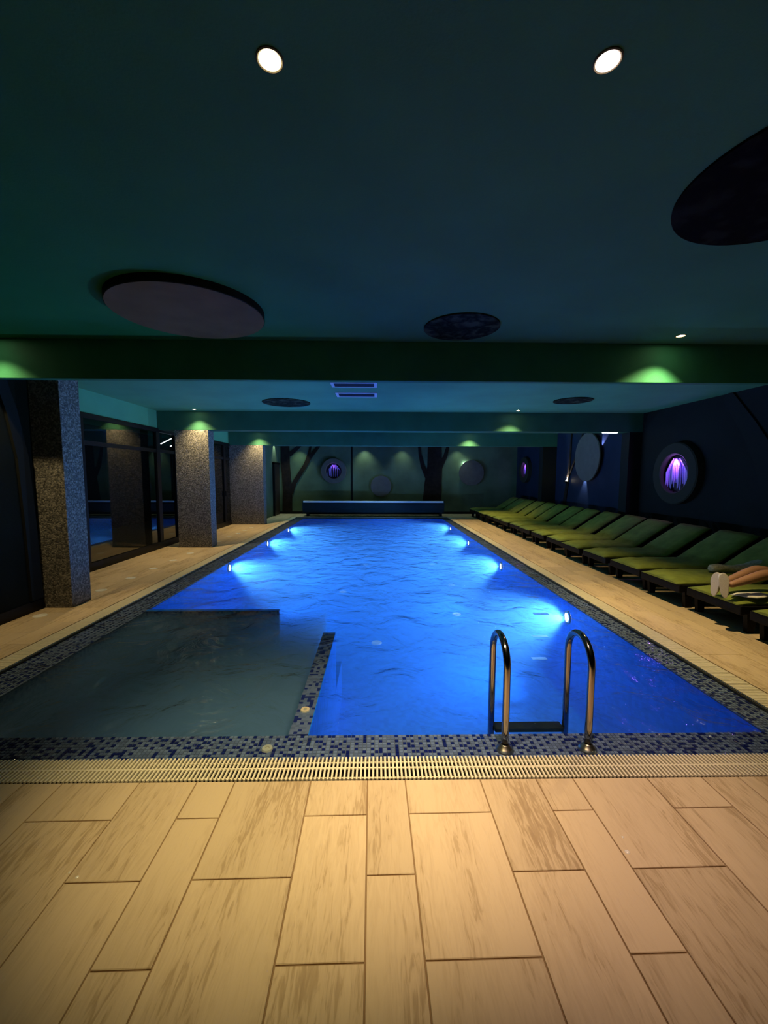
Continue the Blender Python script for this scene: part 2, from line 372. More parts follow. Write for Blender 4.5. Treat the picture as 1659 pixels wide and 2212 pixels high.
# column edges (0.4, 0.3, 0.2 m widths repeating), X6 is the joint near the picture's middle
X6, Y0 = -0.0217, 1.832
seq = [0.2, 0.4, 0.3]
edges = [X6]; k = 0
while edges[-1] < 6.6: edges.append(edges[-1]+seq[k % 3]); k += 1
left = [X6]; k = 2
seql = [0.3, 0.4, 0.2]; k = 0
while left[-1] > -4.8: left.append(left[-1]-seql[k % 3]); k += 1
edges = left[::-1][:-1]+edges
# parity: column right of X6 has joints at the half row
i6 = edges.index(X6)
for i in range(len(edges)-1):
    a, b2 = edges[i]+JW, edges[i+1]-JW
    odd = (i-i6) % 2 == 0
    for r in range(-1, 9):
        y1 = Y0+(0.6 if r == -1 else 0)-0.6*max(r, 0)-(0.3 if odd else 0) if r >= 0 else Y0+0.6-(0.3 if odd else 0)
        y0 = y1-0.6
        loc = [(a, y0+JW), (b2, y0+JW), (b2, y1-JW), (a, y1-JW)]
        poly = [(c_*u-s_*v_, s_*u+c_*v_) for u, v_ in loc]
        for ax, lim, less in ((1, oy0-0.006, True), (0, XL+0.01, False), (0, XR-0.01, True), (1, YN+0.05, False)):
            if poly: poly = clip(poly, ax, lim, less)
        if len(poly) < 3 or area(poly) < 0.002: continue
        cx = sum(p[0] for p in poly)/len(poly); my = max(p[1] for p in poly)
        if abs(cx) < 2.35 and my > 0.85:
            bm = B(); tile_geom(bm, poly); obj('tile', bm, M_TILE, floor); ntile += 1
        else: tile_geom(rest, poly)
# side decks: same module, parallel to the pool
def deck(x0, x1, y0, y1, ind_y, w0):
    global ntile
    x = x0; k = w0
    while x < x1-0.02:
        wd = (0.4, 0.2, 0.3)[k % 3]; k += 1
        xe = min(x+wd, x1); y = y0-(0.3 if k % 2 else 0.0)
        while y < y1:
            a, b2 = max(y, y0), min(y+0.6, y1); y += 0.6
            if b2-a < 0.02: continue
            J2 = 0.0011; poly = [(x+J2, a+J2), (xe-J2, a+J2), (xe-J2, b2-J2), (x+J2, b2-J2)]
            if (a+b2)/2 < ind_y and ntile < 290:
                bm = B(); tile_geom(bm, poly); obj('tile', bm, M_TILE, floor); ntile += 1
            else: tile_geom(rest, poly)
        x = xe
deck(ox1+0.006, XR, oy0, YF, 8.3, 0)
deck(XL, ox0-0.006, oy0, 4.95, 8.3, 1)
deck(-4.78, ox0-0.006, 4.95, YF, 8.3, 1)
deck(ox0, ox1, oy1+0.006, YF, 0, 0)
stuff(obj('tile_field', rest, M_TILE, floor))

# ------------------------------------------------------------------ ceiling, beams, walls
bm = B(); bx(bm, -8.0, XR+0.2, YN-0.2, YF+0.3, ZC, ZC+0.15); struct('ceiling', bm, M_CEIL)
def beam(y0, y1, z0, m, x0=-4.80):
    bm = B(); bx(bm, x0, XR, y0, y1, z0, ZC-0.001, bev=0.004); return struct('ceiling_beam', bm, m)
beam(4.40, 4.48, 2.60, M_BEAM, XL)
beam(9.15, 9.45, 2.59, M_BEAM2)
beam(13.47, 13.77, 2.57, M_BEAM2)
bm = B(); bx(bm, XL-0.15, XL, YN, 5.0, 0, ZC); struct('wall_left', bm, M_WALLD)
bm = B(); bx(bm, -4.90, -4.78, 5.28, 13.5, 2.62, ZC); struct('wall_left_lintel', bm, M_CEIL)
bm = B(); bx(bm, -4.25, -4.10, 13.8, YF, 0, ZC); struct('wall_left_far', bm, M_WALL)
bm = B(); bx(bm, XR, XR+0.15, YN, YF, 0, ZC)
XR2 = XR-0.012
wr = struct('wall_right', bm, M_WALLB)
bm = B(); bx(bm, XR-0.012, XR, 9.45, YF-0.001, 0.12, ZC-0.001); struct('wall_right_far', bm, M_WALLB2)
bm = B(); bx(bm, -4.9, XR+0.15, YF, YF+0.15, 0, ZC); struct('wall_far', bm, M_WALL)
bm = B(); bx(bm, -8.0, XR+0.15, YN-0.15, YN, 0, ZC); struct('wall_back', bm, M_WALLD)
bm = B(); bx(bm, XL, XL+0.015, YN, 4.95, 0, 0.12); struct('baseboard_left', bm, M_BLACK)
bm = B(); bx(bm, XR-0.015, XR, YN, YF, 0, 0.12); struct('baseboard_right', bm, M_BLACK)
bm = B(); bx(bm, -4.1, XR, YF-0.015, YF, 0, 0.10); struct('baseboard_far', bm, M_BLACK)
for (x0, x1, y0, y1, zt, lab) in ((-4.43, -3.70, 4.95, 5.28, ZC-0.001, 'grey pebble-clad pillar nearest the camera on the left'),
                              (-4.41, -3.68, 9.152, 9.448, 2.588, 'grey pebble-clad pillar lit by a downlight, middle of the left side'),
                              (-4.78, -3.69, 13.472, 13.80, 2.568, 'wide grey pebble-clad pillar farthest along the left side')):
    bm = B(); bx(bm, x0, x1, y0, y1, 0, zt, bev=0.006)
    p = struct('pillar', bm, M_PILLAR, label=lab)
bm = B(); bx(bm, 5.61, XR, 9.152, 9.448, 0, 2.588, bev=0.005); struct('pillar', bm, M_RIM, label='black pilaster on the right wall under the middle beam')
bm = B(); bx(bm, 5.43, XR, 13.472, 13.768, 0, 2.568, bev=0.005); struct('pillar', bm, M_RIM, label='black pilaster on the right wall under the far beam')
# neighbouring dark room
bm = B(); bx(bm, -8.15, -8.0, 4.9, YF, 0, ZC); struct('wall_dark_room', bm, M_DARKROOM)
bm = B(); bx(bm, -8.0, XL-0.15, 4.85, 4.95, 0, ZC); struct('wall_dark_room_near', bm, M_DARKROOM)

# ------------------------------------------------------------------ glazing on the left
def window(name, posts, y0, y1, lab, handle=None):
    x = -4.78
    bm = B(); bx(bm, x-0.04, x+0.03, y0, y1, 0, 0.14); bx(bm, x-0.04, x+0.03, y0, y1, 2.54, 2.62)
    w_ = struct(name, bm, M_BLACK); w_['label'] = lab
    for a, wd in posts:
        bm = B(); bx(bm, x-0.04, x+0.035, a-wd/2, a+wd/2, 0.14, 2.54, bev=0.004); obj('post', bm, M_BLACK, w_)
    bm = B(); bx(bm, x-0.03, x+0.025, y0, y1, 2.10, 2.17, bev=0.004); obj('transom', bm, M_BLACK, w_)
    ys = [y0]+[a for a, _ in posts]+[y1]
    for a, b2 in zip(ys, ys[1:]):
        if b2-a < 0.25: continue
        bm = B(); bx(bm, x-0.006, x+0.002, a, b2, 0.14, 2.10); obj('pane', bm, M_GLASS, w_)
        bm = B(); bx(bm, x-0.006, x+0.002, a, b2, 2.17, 2.54); obj('pane', bm, M_GLASS, w_)
    if handle:
        bm = B(); bx(bm, x+0.03, x+0.07, handle-0.04, handle+0.04, 0.95, 1.12, bev=0.01); obj('handle', bm, M_BLACK, w_)
window('window_1', [(5.75, 0.1), (6.72, 0.22), (9.10, 0.14)], 5.28, 9.80, 'black framed glazing between the first and second pillar')
window('window_2', [(9.9, 0.12), (13.0, 0.16)], 9.80, 13.47, 'black framed glazing between the second and third pillar', 13.0)
for i, (p, q, lab) in enumerate((((-5.2, 10.10, 2.36), (-5.2, 10.70, 2.56), 'upper white tube lamp behind the left glazing'), ((-5.32, 10.80, 2.35), (-5.32, 11.22, 2.47), 'lower white tube lamp behind the left glazing'))):
    bm = B(); tube(bm, [p, q], 0.014, 8)
    tb = thing('tube_lamp', lab, 'lamp', p)
    obj('tube', bm, M_ETUBE, tb)
    bm = B(); d = (Vector(q)-Vector(p)).normalized(); tube(bm, [Vector(p)-d*0.03+Vector((0, 0, 0.03)), Vector(q)+d*0.03+Vector((0, 0, 0.03))], 0.02, 8); bx(bm, p[0]-0.02, p[0]+0.02, p[1]-0.02, p[1]+0.02, p[2]+0.03, ZC-0.002); bx(bm, q[0]-0.02, q[0]+0.02, q[1]-0.02, q[1]+0.02, q[2]+0.03, ZC-0.002)
    obj('housing', bm, M_BLACK, tb)

# door on the far left wall
bm = B(); bx(bm, -4.10, -4.04, 16.35, 17.2, 0, 2.05, bev=0.004); dr = struct('door_1', bm, M_DOOR); dr['label'] = 'dark brown door at the far end of the left wall'
bm = B(); bx(bm, -4.10, -4.02, 16.28, 16.35, 0, 2.12); bx(bm, -4.10, -4.02, 16.28, 17.25, 2.05, 2.12); obj('frame', bm, M_BLACK, dr)
bm = B(); bx(bm, -4.04, -3.98, 16.45, 16.57, 1.0, 1.03); obj('handle', bm, M_STEEL, dr)

# ------------------------------------------------------------------ pool basin
bm = B()
bx(bm, PX0-0.5, PX1+0.5, PY0-0.4, PY1+0.4, ZP-0.1, ZP)                      # floor
basin = struct('pool_floor', bm, M_POOL); basin['label'] = 'blue mosaic pool basin'
def pwall(x0, x1, y0, y1, m, z1=ZL-0.012): 
    bm = B(); bx(bm, x0, x1, y0, y1, ZP, z1); return obj('basin_wall', bm, m, basin)
pwall(GX0, PX0, GY0, 4.88, M_MOSD); pwall(GX0, PX0, 4.88, GY1, M_POOL); pwall(PX1, GX1, GY0, GY1, M_POOL)
pwall(PX0, -0.5, GY0, PY0, M_MOSD); pwall(-0.5, PX1, GY0, PY0, M_POOL); pwall(PX0, PX1, PY1, GY1, M_POOL)
# gutter channel
bm = B(); e = 0.001
for (x0, x1, y0, y1) in ((ox0, ox1, oy0, GY0-0.02), (ox0, ox1, GY1+0.02, oy1), (ox0, GX0-0.02, oy0, oy1), (GX1+0.02, ox1, oy0, oy1)):
    bx(bm, x0, x1, y0, y1, -0.2, -0.11)
for (x0, x1, y0, y1) in ((GX0-0.02, GX1+0.02, GY0-0.02, GY0), (GX0-0.02, GX1+0.02, GY1, GY1+0.02), (GX0-0.02, GX0, GY0, GY1), (GX1, GX1+0.02, GY0, GY1)):
    bx(bm, x0, x1, y0, y1, -0.2, -0.018)
obj('gutter_channel', bm, M_CHANNEL, basin)

# mosaic ledge made of single small tiles, three colours
random.seed(3)
PT = 0.0248
def mosaic(x0, x1, y0, y1, z, seed=0, skip=None):
    bm = B(); nx = int(round((x1-x0)/PT)); ny = int(round((y1-y0)/PT)); px, py = (x1-x0)/nx, (y1-y0)/ny
    R_ = random.Random(seed); gp = 0.0014
    for j in range(ny):
        for i in range(nx):
            a, c0 = x0+i*px, y0+j*py
            if skip and skip(a+px/2, c0+py/2): continue
            rr = R_.random(); mi = 2 if ((i+2*j) % 4 == 0 and rr < 0.8) or rr < 0.10 else (0 if rr < 0.62 else 1)
            h = z+0.0012*R_.random(); q = 0.0012
            vs_ = [bm.verts.new(p) for p in ((a+gp, c0+gp, z-0.004), (a+px-gp, c0+gp, z-0.004), (a+px-gp, c0+py-gp, z-0.004), (a+gp, c0+py-gp, z-0.004),
                   (a+gp+q, c0+gp+q, h), (a+px-gp-q, c0+gp+q, h), (a+px-gp-q, c0+py-gp-q, h), (a+gp+q, c0+py-gp-q, h))]
            for f in ((4, 5, 6, 7), (0, 1, 5, 4), (1, 2, 6, 5), (2, 3, 7, 6), (3, 0, 4, 7)):
                fc = bm.faces.new([vs_[k_] for k_ in f]); fc.material_index = mi
    return bm
bm = B()
for (x0, x1, y0, y1) in ((GX0, GX1, GY0, PY0), (GX0, PX0, PY0, PY1), (PX1, GX1, PY0, PY1), (GX0, GX1, PY1, GY1)):
    bx(bm, x0, x1, y0, y1, ZL-0.012, ZL-0.003)
obj('ledge', bm, M_MGROUT, basin)
stuff(obj('mosaic_tiles', mosaic(GX0, GX1, GY0, PY0, ZL, 1), M_MT, basin, fixn=False))
stuff(obj('mosaic_tiles', mosaic(GX0, PX0, PY0, PY1, ZL, 2), M_MT_BRIGHT, basin, fixn=False))
stuff(obj('mosaic_tiles', mosaic(PX1, GX1, PY0, PY1, ZL, 3), M_MT_BRIGHT, basin, fixn=False))
# near-left bay: dividing walls with mosaic tops, bench with rounded corner, grey floor
BX1 = -0.56; BY1 = 4.88
bm = B(); bx(bm, PX0, -1.19, BY1+0.008, BY1+0.08, ZP, ZW-0.008); wl_ = obj('bay_wall', bm, M_POOL, basin)
bm = B(); bx(bm, PX0, -1.185, BY1, BY1+0.008, ZP, ZW-0.006); obj('facing', bm, M_MOSD, wl_)
bm = B(); bx(bm, BX1, -0.435, PY0, 4.20, ZP, ZW-0.008); wl_ = obj('bay_wall', bm, M_MOSD, basin)
bm = B(); bx(bm, -0.435, -0.43, PY0, 4.20, ZP, ZW-0.010); obj('facing', bm, M_POOL, wl_)
bm = B(); bx(bm, BX1-0.0, -0.43, 4.20, BY1, ZP, -0.66); bx(bm, -1.19, BX1, BY1, BY1+0.12, ZP, -0.66); obj('bay_step', bm, M_POOL, basin)
bm = B(); bx(bm, PX0, BX1, PY0, BY1, ZP, -0.66); obj('bay_floor', bm, M_MOSF, basin)
def benchpoly():
    inner = []
    y_in, x_in, r = PY0+0.42, PX0+0.55, 0.35
    pts = [(PX0, PY0), (BX1, PY0), (BX1, y_in-0.12), (BX1-0.18, y_in-0.02), (BX1-0.45, y_in)]
    pts += [(x_in+r, y_in)]
    for k_ in range(1, 8):
        a = PI*1.5-k_*PI/16; pts.append((x_in+r+r*math.cos(a), y_in+r+r*math.sin(a)))
    pts += [(x_in, y_in+r), (x_in, BY1-0.5), (x_in-0.2, BY1-0.25), (PX0, BY1-0.15)]
    return pts
bm = B(); fr_ = wallframe('floor', (0, 0, -0.68)); prism(bm, benchpoly(), fr_, 0.36); obj('bay_bench', bm, M_MOSD, basin)
# cream jet nozzles set in the mosaic
for (x, y, z) in ((-0.50, 2.76, ZW-0.008), (-0.90, 2.62, -0.28), (-0.66, 2.36, ZL)):
    bm = B(); lathe(bm, [(0.0, 0.004), (0.012, 0.004), (0.014, 0.010), (0.03, 0.010), (0.034, 0.0)], 20, Matrix.Translation((x, y, z))); obj('jet_nozzle', bm, M_CREAM, basin)
for (x, y) in ((-0.30, 13.9), (-0.36, 12.6), (1.72, 12.6), (1.6, 8.0), (0.0, 6.6), (-0.8, 9.6), (1.9, 10.2)):
    bm = B(); lathe(bm, [(0.0, 0.015), (0.07, 0.015), (0.09, 0.0)], 20, Matrix.Translation((x, y, ZP))); obj('floor_inlet', bm, M_WHITE, basin)
# water
bm = B(); vs_ = [bm.verts.new(p) for p in ((GX0, GY0, ZW), (GX1, GY0, ZW), (GX1, GY1, ZW), (GX0, GY1, ZW))]; bm.faces.new(vs_)
wt = struct('pool_water', bm, M_WATER); wt['label'] = 'rippled blue water surface of the pool'
bm = B(); bx(bm, PX0+0.002, PX1-0.002, PY0+0.002, PY1-0.002, ZP+0.002, ZW-0.004)
obj('water_body', bm, M_BODY, wt)
bm = B(); bx(bm, PX0+0.004, -0.60, PY0+0.004, 4.86, -0.655, ZW-0.006); obj('bubbly_water_body', bm, M_BODY2, wt)

# gutter grates
def slat_mesh():
    bm = B(); bx(bm, -0.0053, 0.0053, 0, GW-0.012, -0.014, 0.0, bev=0.0016); 
    me = bpy.data.meshes.new('slat'); bm.to_mesh(me); bm.free(); me.materials.append(M_SLAT); return me
gr = thing('gutter_grate', 'cream slatted gutter grate along the near edge of the pool', 'grate', (0, oy0+0.006, 0), 'overflow grates around the pool')
sm = slat_mesh(); x = ox0+0.01; SP = 0.0222; restg = B()
while x < ox1-0.01:
    if -2.25 < x < 2.35:
        o = bpy.data.objects.new('slat', sm); C.objects.link(o); o.parent = gr; o.location = (x, 0, 0)
    else: bx(restg, x-0.0058, x+0.0058, oy0+0.006, oy0+GW-0.006, -0.014, 0)
    x += SP
stuff(obj('slats', restg, M_SLAT, gr))
bm = B(); bx(bm, ox0, ox1, oy0+GW/2-0.005, oy0+GW/2+0.005, -0.010, -0.002); bx(bm, ox0, ox1, oy0+0.03, oy0+0.036, -0.022, -0.014); bx(bm, ox0, ox1, oy0+GW-0.036, oy0+GW-0.03, -0.022, -0.014)
obj('spine', bm, M_SLAT, gr)
def side_grate(x0, x1, y0, y1, along_y, lab):
    g_ = thing('gutter_grate', lab, 'grate', ((x0+x1)/2, y0, 0), 'overflow grates around the pool')
    bm = B(); u = (y0 if along_y else x0)+0.012; e_ = y1 if along_y else x1
    while u < e_-0.01:
        if along_y: bx(bm, x0+0.006, x1-0.006, u-0.0085, u+0.0085, -0.014, 0)
        else: bx(bm, u-0.0085, u+0.0085, y0+0.006, y1-0.006, -0.014, 0)
        u += SP
    stuff(obj('slats', bm, M_SLAT, g_))
    bm = B()
    if along_y: bx(bm, (x0+x1)/2-0.005, (x0+x1)/2+0.005, y0, y1, -0.010, -0.002)
    else: bx(bm, x0, x1, (y0+y1)/2-0.005, (y0+y1)/2+0.005, -0.010, -0.002)
    obj('spine', bm, M_SLAT, g_)
side_grate(GX1, ox1, GY0, oy1, True, 'cream slatted gutter grate along the lounger side of the pool')
side_grate(ox0, GX0, GY0, oy1, True, 'cream slatted gutter grate along the pillar side of the pool')
side_grate(GX0, GX1, GY1, oy1, False, 'cream slatted gutter grate along the far edge of the pool')

# ------------------------------------------------------------------ underwater lamps
UL = [(PX1, 5.23, -0.24, 'nearest the ladder on the lounger side'), (PX1, 8.14, -0.21, 'second from the ladder on the lounger side'),
      (PX1, 11.08, -0.22, 'third from the ladder on the lounger side'), (PX1, 13.84, -0.18, 'farthest on the lounger side'),
      (PX0, 7.71, -0.14, 'nearest on the pillar side'), (PX0, 10.43, -0.13, 'middle one on the pillar side'), (PX0, 12.94, -0.12, 'farthest on the pillar side')]
for (x, y, z, lab) in UL:
    s = -1 if x > 0 else 1
    th = thing('underwater_lamp', 'glowing round underwater lamp, '+lab, 'lamp', (x, y, z), 'lamps in the pool walls')
    fr_ = wallframe('right' if s < 0 else 'left', (x, y, z))
    bm = B(); lathe(bm, [(0.055, 0.008), (0.06, 0.022), (0.085, 0.018), (0.09, 0.0)], 28, fr_); obj('bezel', bm, M_STEEL, th)
    bm = B(); lathe(bm, [(0.0, 0.016), (0.03, 0.014), (0.056, 0.008)], 28, fr_); obj('lens', bm, M_EBLUE, th)
    spot('lamp_light', (x+s*0.05, y, z), (x+s*3.0, y+0.3, z-0.22), P_UNDER, (0.32, 0.60, 1.0), 126, 0.9, 0.05, th)

# ------------------------------------------------------------------ ceiling downlights
WARM, PINK, CREAM = (1.0, 0.78, 0.38), (1.0, 0.68, 0.50), (1.0, 0.74, 0.34)
DL = [(-0.36, 1.51, WARM, 1.75, 'yellowish ceiling downlight above the deck, on the left', (-0.35, 2.4, 0), 62),
      (0.77, 1.49, PINK, 1.2, 'pinkish ceiling downlight above the deck, on the right', (0.90, 2.3, 0), 62),
      (3.0, 4.15, CREAM, 1.15, 'ceiling downlight in front of the near beam, lounger side', (2.55, 4.15, 0), 100),
      (-3.86, 4.15, CREAM, 0.42, 'ceiling downlight in front of the near beam, pillar side', (-3.80, 4.15, 0), 104),
      (-3.87, 8.93, CREAM, 0.8, 'ceiling downlight in front of the middle beam, pillar side', (-3.80, 9.0, 0), 100),
      (3.0, 8.85, CREAM, 1.1, 'ceiling downlight in front of the middle beam, lounger side', (2.6, 8.9, 0), 100),
      (-3.80, 13.22, CREAM, 0.8, 'ceiling downlight in front of the far beam, pillar side', (-3.75, 13.3, 0), 104),
      (3.0, 6.05, CREAM, 0.8, 'ceiling downlight hidden behind the near beam, lounger side', (2.5, 6.2, 0), 78),
      (-3.8, 6.0, CREAM, 0.4, 'ceiling downlight hidden behind the near beam, pillar side', (-3.75, 6.2, 0), 85),
      (3.0, 11.0, CREAM, 0.9, 'ceiling downlight hidden behind the middle beam, lounger side', (2.5, 11.2, 0), 78),
      (-3.8, 11.0, CREAM, 0.5, 'ceiling downlight hidden behind the middle beam, pillar side', (-3.75, 11.2, 0), 85),
      (3.0, 13.20, CREAM, 1.1, 'ceiling downlight in front of the far beam, lounger side', (2.95, 13.3, 0), 104)]
for i, (x, y, col, k, lab, tgt, ang) in enumerate(DL):
    th = thing('ceiling_downlight', lab, 'light', (x, y, ZC), 'ceiling downlights')
    fr_ = wallframe('ceil', (x, y, ZC))
    bm = B(); lathe(bm, [(0.046, 0.0), (0.046, 0.004), (0.042, 0.006), (0.038, 0.004)], 28, fr_); obj('trim_ring', bm, M_TRIM, th)
    bm = B(); lathe(bm, [(0.038, 0.004), (0.022, 0.002)], 28, fr_); obj('reflector', bm, M_EPINKR if col is PINK else M_EWARMR, th)
    bm = B(); lathe(bm, [(0.0, 0.006), (0.014, 0.005), (0.022, 0.001)], 24, fr_); obj('bulb', bm, M_EPINK if col is PINK else M_EWARM, th)
    spot('lamp_light', (x, y, ZC-0.012), tgt, P_DOWN*k, col, ang, 1.0, 0.02, th)

# small downlights washing the far wall and far left wall
FL = [(-0.50, 16.95, (0.75, 1.0, 0.75), 1.6, 'tiny downlight washing the far wall between portholes'),
      (1.05, 16.95, (0.75, 1.0, 0.8), 0.9, 'tiny downlight washing the far wall left of the brown trunk'),
      (3.35, 16.95, (0.75, 1.0, 0.75), 1.0, 'tiny downlight washing the far wall right of the brown trunk'),
      (-3.2, 16.9, (0.7, 1.0, 0.8), 1.5, 'tiny downlight over the mural branches, far left corner'),
      (-3.98, 14.85, (0.7, 1.0, 0.85), 1.4, 'tiny downlight on the left wall behind the far pillar'),
      (-3.98, 16.6, (0.8, 1.0, 0.85), 1.4, 'tiny downlight above the brown door')]
for (x, y, col, pw, lab) in FL:
    th = thing('ceiling_downlight', lab, 'light', (x, y, ZC), 'small wall-washing downlights')
    fr_ = wallframe('ceil', (x, y, ZC))
    bm = B(); lathe(bm, [(0.03, 0.0), (0.03, 0.006), (0.022, 0.006), (0.02, 0.001)], 20, fr_); obj('trim_ring', bm, M_STEEL, th)
    bm = B(); lathe(bm, [(0.0, 0.002), (0.02, 0.001)], 20, fr_); obj('bulb', bm, M_EWHITE, th)
    spot('lamp_light', (x, y, ZC-0.012), (x, y+0.30, 0) if y > 16.8 else (x-0.05, y, 0), pw*14, col, 84, 0.9, 0.01, th)

# ------------------------------------------------------------------ ceiling discs and vents
bm = B(); fr_ = wallframe('ceil', (-1.56, 3.58, ZC))
lathe(bm, [(0.60, 0.0), (0.60, 0.055), (0.595, 0.06)], 72, fr_, 1); lathe(bm, [(0.0, 0.06), (0.595, 0.06)], 72, fr_, 0)
tag(obj('ceiling_disc', bm, [M_PINKDISC, M_RIM], loc=(-1.56, 3.58, ZC)), 'large pinkish-grey round disc with black rim hung under the ceiling', 'disc', 'round discs on the ceiling')
for (x, y, r, lab) in ((0.79, 3.97, 0.35, 'dark tree-printed round disc on the ceiling, left of the beam lamp'),
                       (2.03, 2.0, 0.55, 'very dark large round disc on the ceiling cut by the right edge'),
                       (-1.73, 8.05, 0.45, 'dark round disc on the ceiling left of the two vents'),
                       (3.6, 7.65, 0.34, 'faint dark round disc on the ceiling right of the two vents')):
    bm = B(); fr_ = wallframe('ceil', (x, y, ZC)); lathe(bm, [(r, 0.0), (r, 0.012), (0.0, 0.013)], 64, fr_)
    tag(obj('ceiling_disc', bm, M_PRINT if r < 0.5 else M_PRINTD, loc=(x, y, ZC)), lab, 'disc', 'round discs on the ceiling')
for (y0, y1, lab) in ((6.27, 6.60, 'white framed slot vent in the ceiling, nearer of the two'), (7.03, 7.40, 'white framed slot vent in the ceiling, farther of the two')):
    th = thing('ceiling_vent', lab, 'vent', (-0.35, y0, ZC), 'slot vents in the ceiling')
    bm = B(); f_ = 0.045; z0, z1 = ZC-0.015, ZC
    bx(bm, -0.70, 0.0, y0, y0+f_, z0, z1); bx(bm, -0.70, 0.0, y1-f_, y1, z0, z1); bx(bm, -0.70, -0.70+f_, y0+f_, y1-f_, z0, z1); bx(bm, -f_, 0.0, y0+f_, y1-f_, z0, z1)
    obj('frame', bm, M_VENTF, th)
    bm = B(); bx(bm, -0.70+f_, -f_, y0+f_, y1-f_, ZC-0.003, ZC); obj('backing', bm, M_RIM, th)
    for k_ in range(7):
        yy = y0+f_+0.02+k_*(y1-y0-2*f_-0.03)/6.5
        bm = B(); bx(bm, -0.70+f_, -f_, yy, yy+0.012, ZC-0.012, ZC-0.003); obj('slat', bm, M_VENTD, th)

# ------------------------------------------------------------------ portholes and wall discs
def porthole(side, c, r, ri, lab, power, n=15, seed=1):
    fr_ = wallframe(side, c); th = thing('porthole', lab, 'porthole', c, 'round purple portholes')
    bm = B(); lathe(bm, [(r, 0.0), (r, 0.13), (r-0.02, 0.15), (ri+0.02, 0.15), (ri, 0.135), (ri, 0.004)], 64, fr_); obj('ring', bm, M_GRAYDISC if side == 'far' else M_RINGM, th)
    bm = B(); lathe(bm, [(0.0, 0.006), (ri, 0.006)], 48, fr_); obj('back_plate', bm, M_CAV, th)
    R_ = random.Random(seed)
    bm = B()
    for k_ in range(n):
        u = -0.85+1.7*(k_+R_.uniform(-0.3, 0.3))/(n-1); u = max(-0.9, min(0.9, u)); hh = math.sqrt(1-u*u)*0.9
        lo_ = -hh*R_.uniform(0.5, 0.95)
        pts = [fr_ @ Vector((ri*(u*min(1.0, 0.30+1.6*q)*0.92+0.02*math.sin(5*q+k_)), ri*(0.80-0.55*u*u*min(1, 2.2*q)+(lo_-0.80)*q*(0.55+0.45*q)), 0.05+0.025*math.sin(k_))) for q in [j/7 for j in range(8)]]
        tube(bm, pts, [ri*0.055*(1-0.5*j/7) for j in range(8)], 6)
    obj('strands', bm, M_STRAND, th)
    point('lamp_light', fr_ @ Vector((0, ri*0.55, 0.125)), power, (0.42, 0.16, 1.0), 0.03, th)
porthole('right', (XR, 7.92, 1.67), 0.60, 0.37, 'large grey-rimmed porthole glowing purple on the right wall', 3.6, 21, 4)
porthole('right', (XR2, 16.1, 1.85), 0.5, 0.27, 'small purple porthole at the far end of the right wall', 1.2, 7, 5)
porthole('far', (-1.80, YF, 1.80), 0.53, 0.32, 'grey-rimmed porthole with dim purple middle on the far wall', 0.3, 7, 6)
def walldisc(side, c, r, lab):
    fr_ = wallframe(side, c); th = thing('wall_disc', lab, 'disc', c, 'plain grey discs on the walls')
    bm = B(); lathe(bm, [(0.0, 0.0), (0.08, 0.0), (0.08, 0.09)], 24, fr_); obj('mount', bm, M_BLACK, th)
    bm = B(); lathe(bm, [(0.0, 0.09), (r, 0.09), (r+0.004, 0.10), (r, 0.125), (0.0, 0.13)], 64, fr_); obj('disc', bm, M_GRAYDISC, th)
    return th, fr_
walldisc('far', (0.17, YF, 1.17), 0.43, 'dim grey round disc low in the middle of the far wall')
th, fr_ = walldisc('far', (3.95, YF, 1.73), 0.52, 'grey round disc right of the brown trunk on the far wall')
point('lamp_light', fr_ @ Vector((-0.28, 0.38, 0.035)), 2.5, (0.7, 1.0, 0.9), 0.015, th)
th, fr_ = walldisc('right', (XR2, 11.3, 2.13), 0.66, 'backlit grey round disc on the right wall between the pilasters')
spot('lamp_light', fr_ @ Vector((-0.50, 0.20, 0.05)), fr_ @ Vector((-0.86, 1.0, 0.02)), 45, (0.5, 0.55, 1.0), 48, 0.6, 0.012, th)
spot('lamp_light', fr_ @ Vector((0.22, -0.50, 0.05)), fr_ @ Vector((0.34, -1.2, 0.02)), 30, (0.62, 0.75, 1.0), 60, 0.7, 0.012, th)
# wall uplight
th = thing('wall_uplight', 'small bright white uplight low on the right wall left of the backlit disc', 'lamp', (XR, 12.62, 1.45))
bm = B(); bx(bm, XR2-0.09, XR2-0.001, 12.58, 12.66, 1.40, 1.46, bev=0.008); obj('housing', bm, M_BLACK, th)
bm = B(); lathe(bm, [(0.032, 0.0), (0.028, 0.018), (0.016, 0.03), (0.0, 0.034)], 16, Matrix.Translation((XR-0.048, 12.62, 1.46)), smooth=True); obj('lens', bm, M_EWARM, th)
spot('lamp_light', (XR-0.05, 12.62, 1.50), (XR-0.0, 12.40, 2.1), 70, (1.0, 0.93, 0.75), 70, 0.8, 0.012, th)
# linear light under the beam on the right
bm = B(); bx(bm, 5.05, 5.38, 9.22, 9.26, 2.575, 2.59); tag(obj('strip_lamp', bm, M_EWHITE, loc=(5.2, 9.24, 2.59)), 'short pale strip lamp at the right end of the middle beam', 'lamp')

# mural trees as low relief on the walls
def limb(bm, fr_, pts, w0, w1, d=0.03):
    """tapered flat limb through 2D points"""
    P_ = [Vector((x, y)) for x, y in pts]; L_, R_ = [], []
    for i, p in enumerate(P_):
        t_ = (P_[min(i+1, len(P_)-1)]-P_[max(i-1, 0)]).normalized(); nn = Vector((-t_.y, t_.x)); wd = (w0+(w1-w0)*i/(len(P_)-1))/2
        L_.append(p+nn*wd); R_.append(p-nn*wd)
    prism(bm, [(q.x, q.y) for q in L_]+[(q.x, q.y) for q in R_[::-1]], fr_, d)
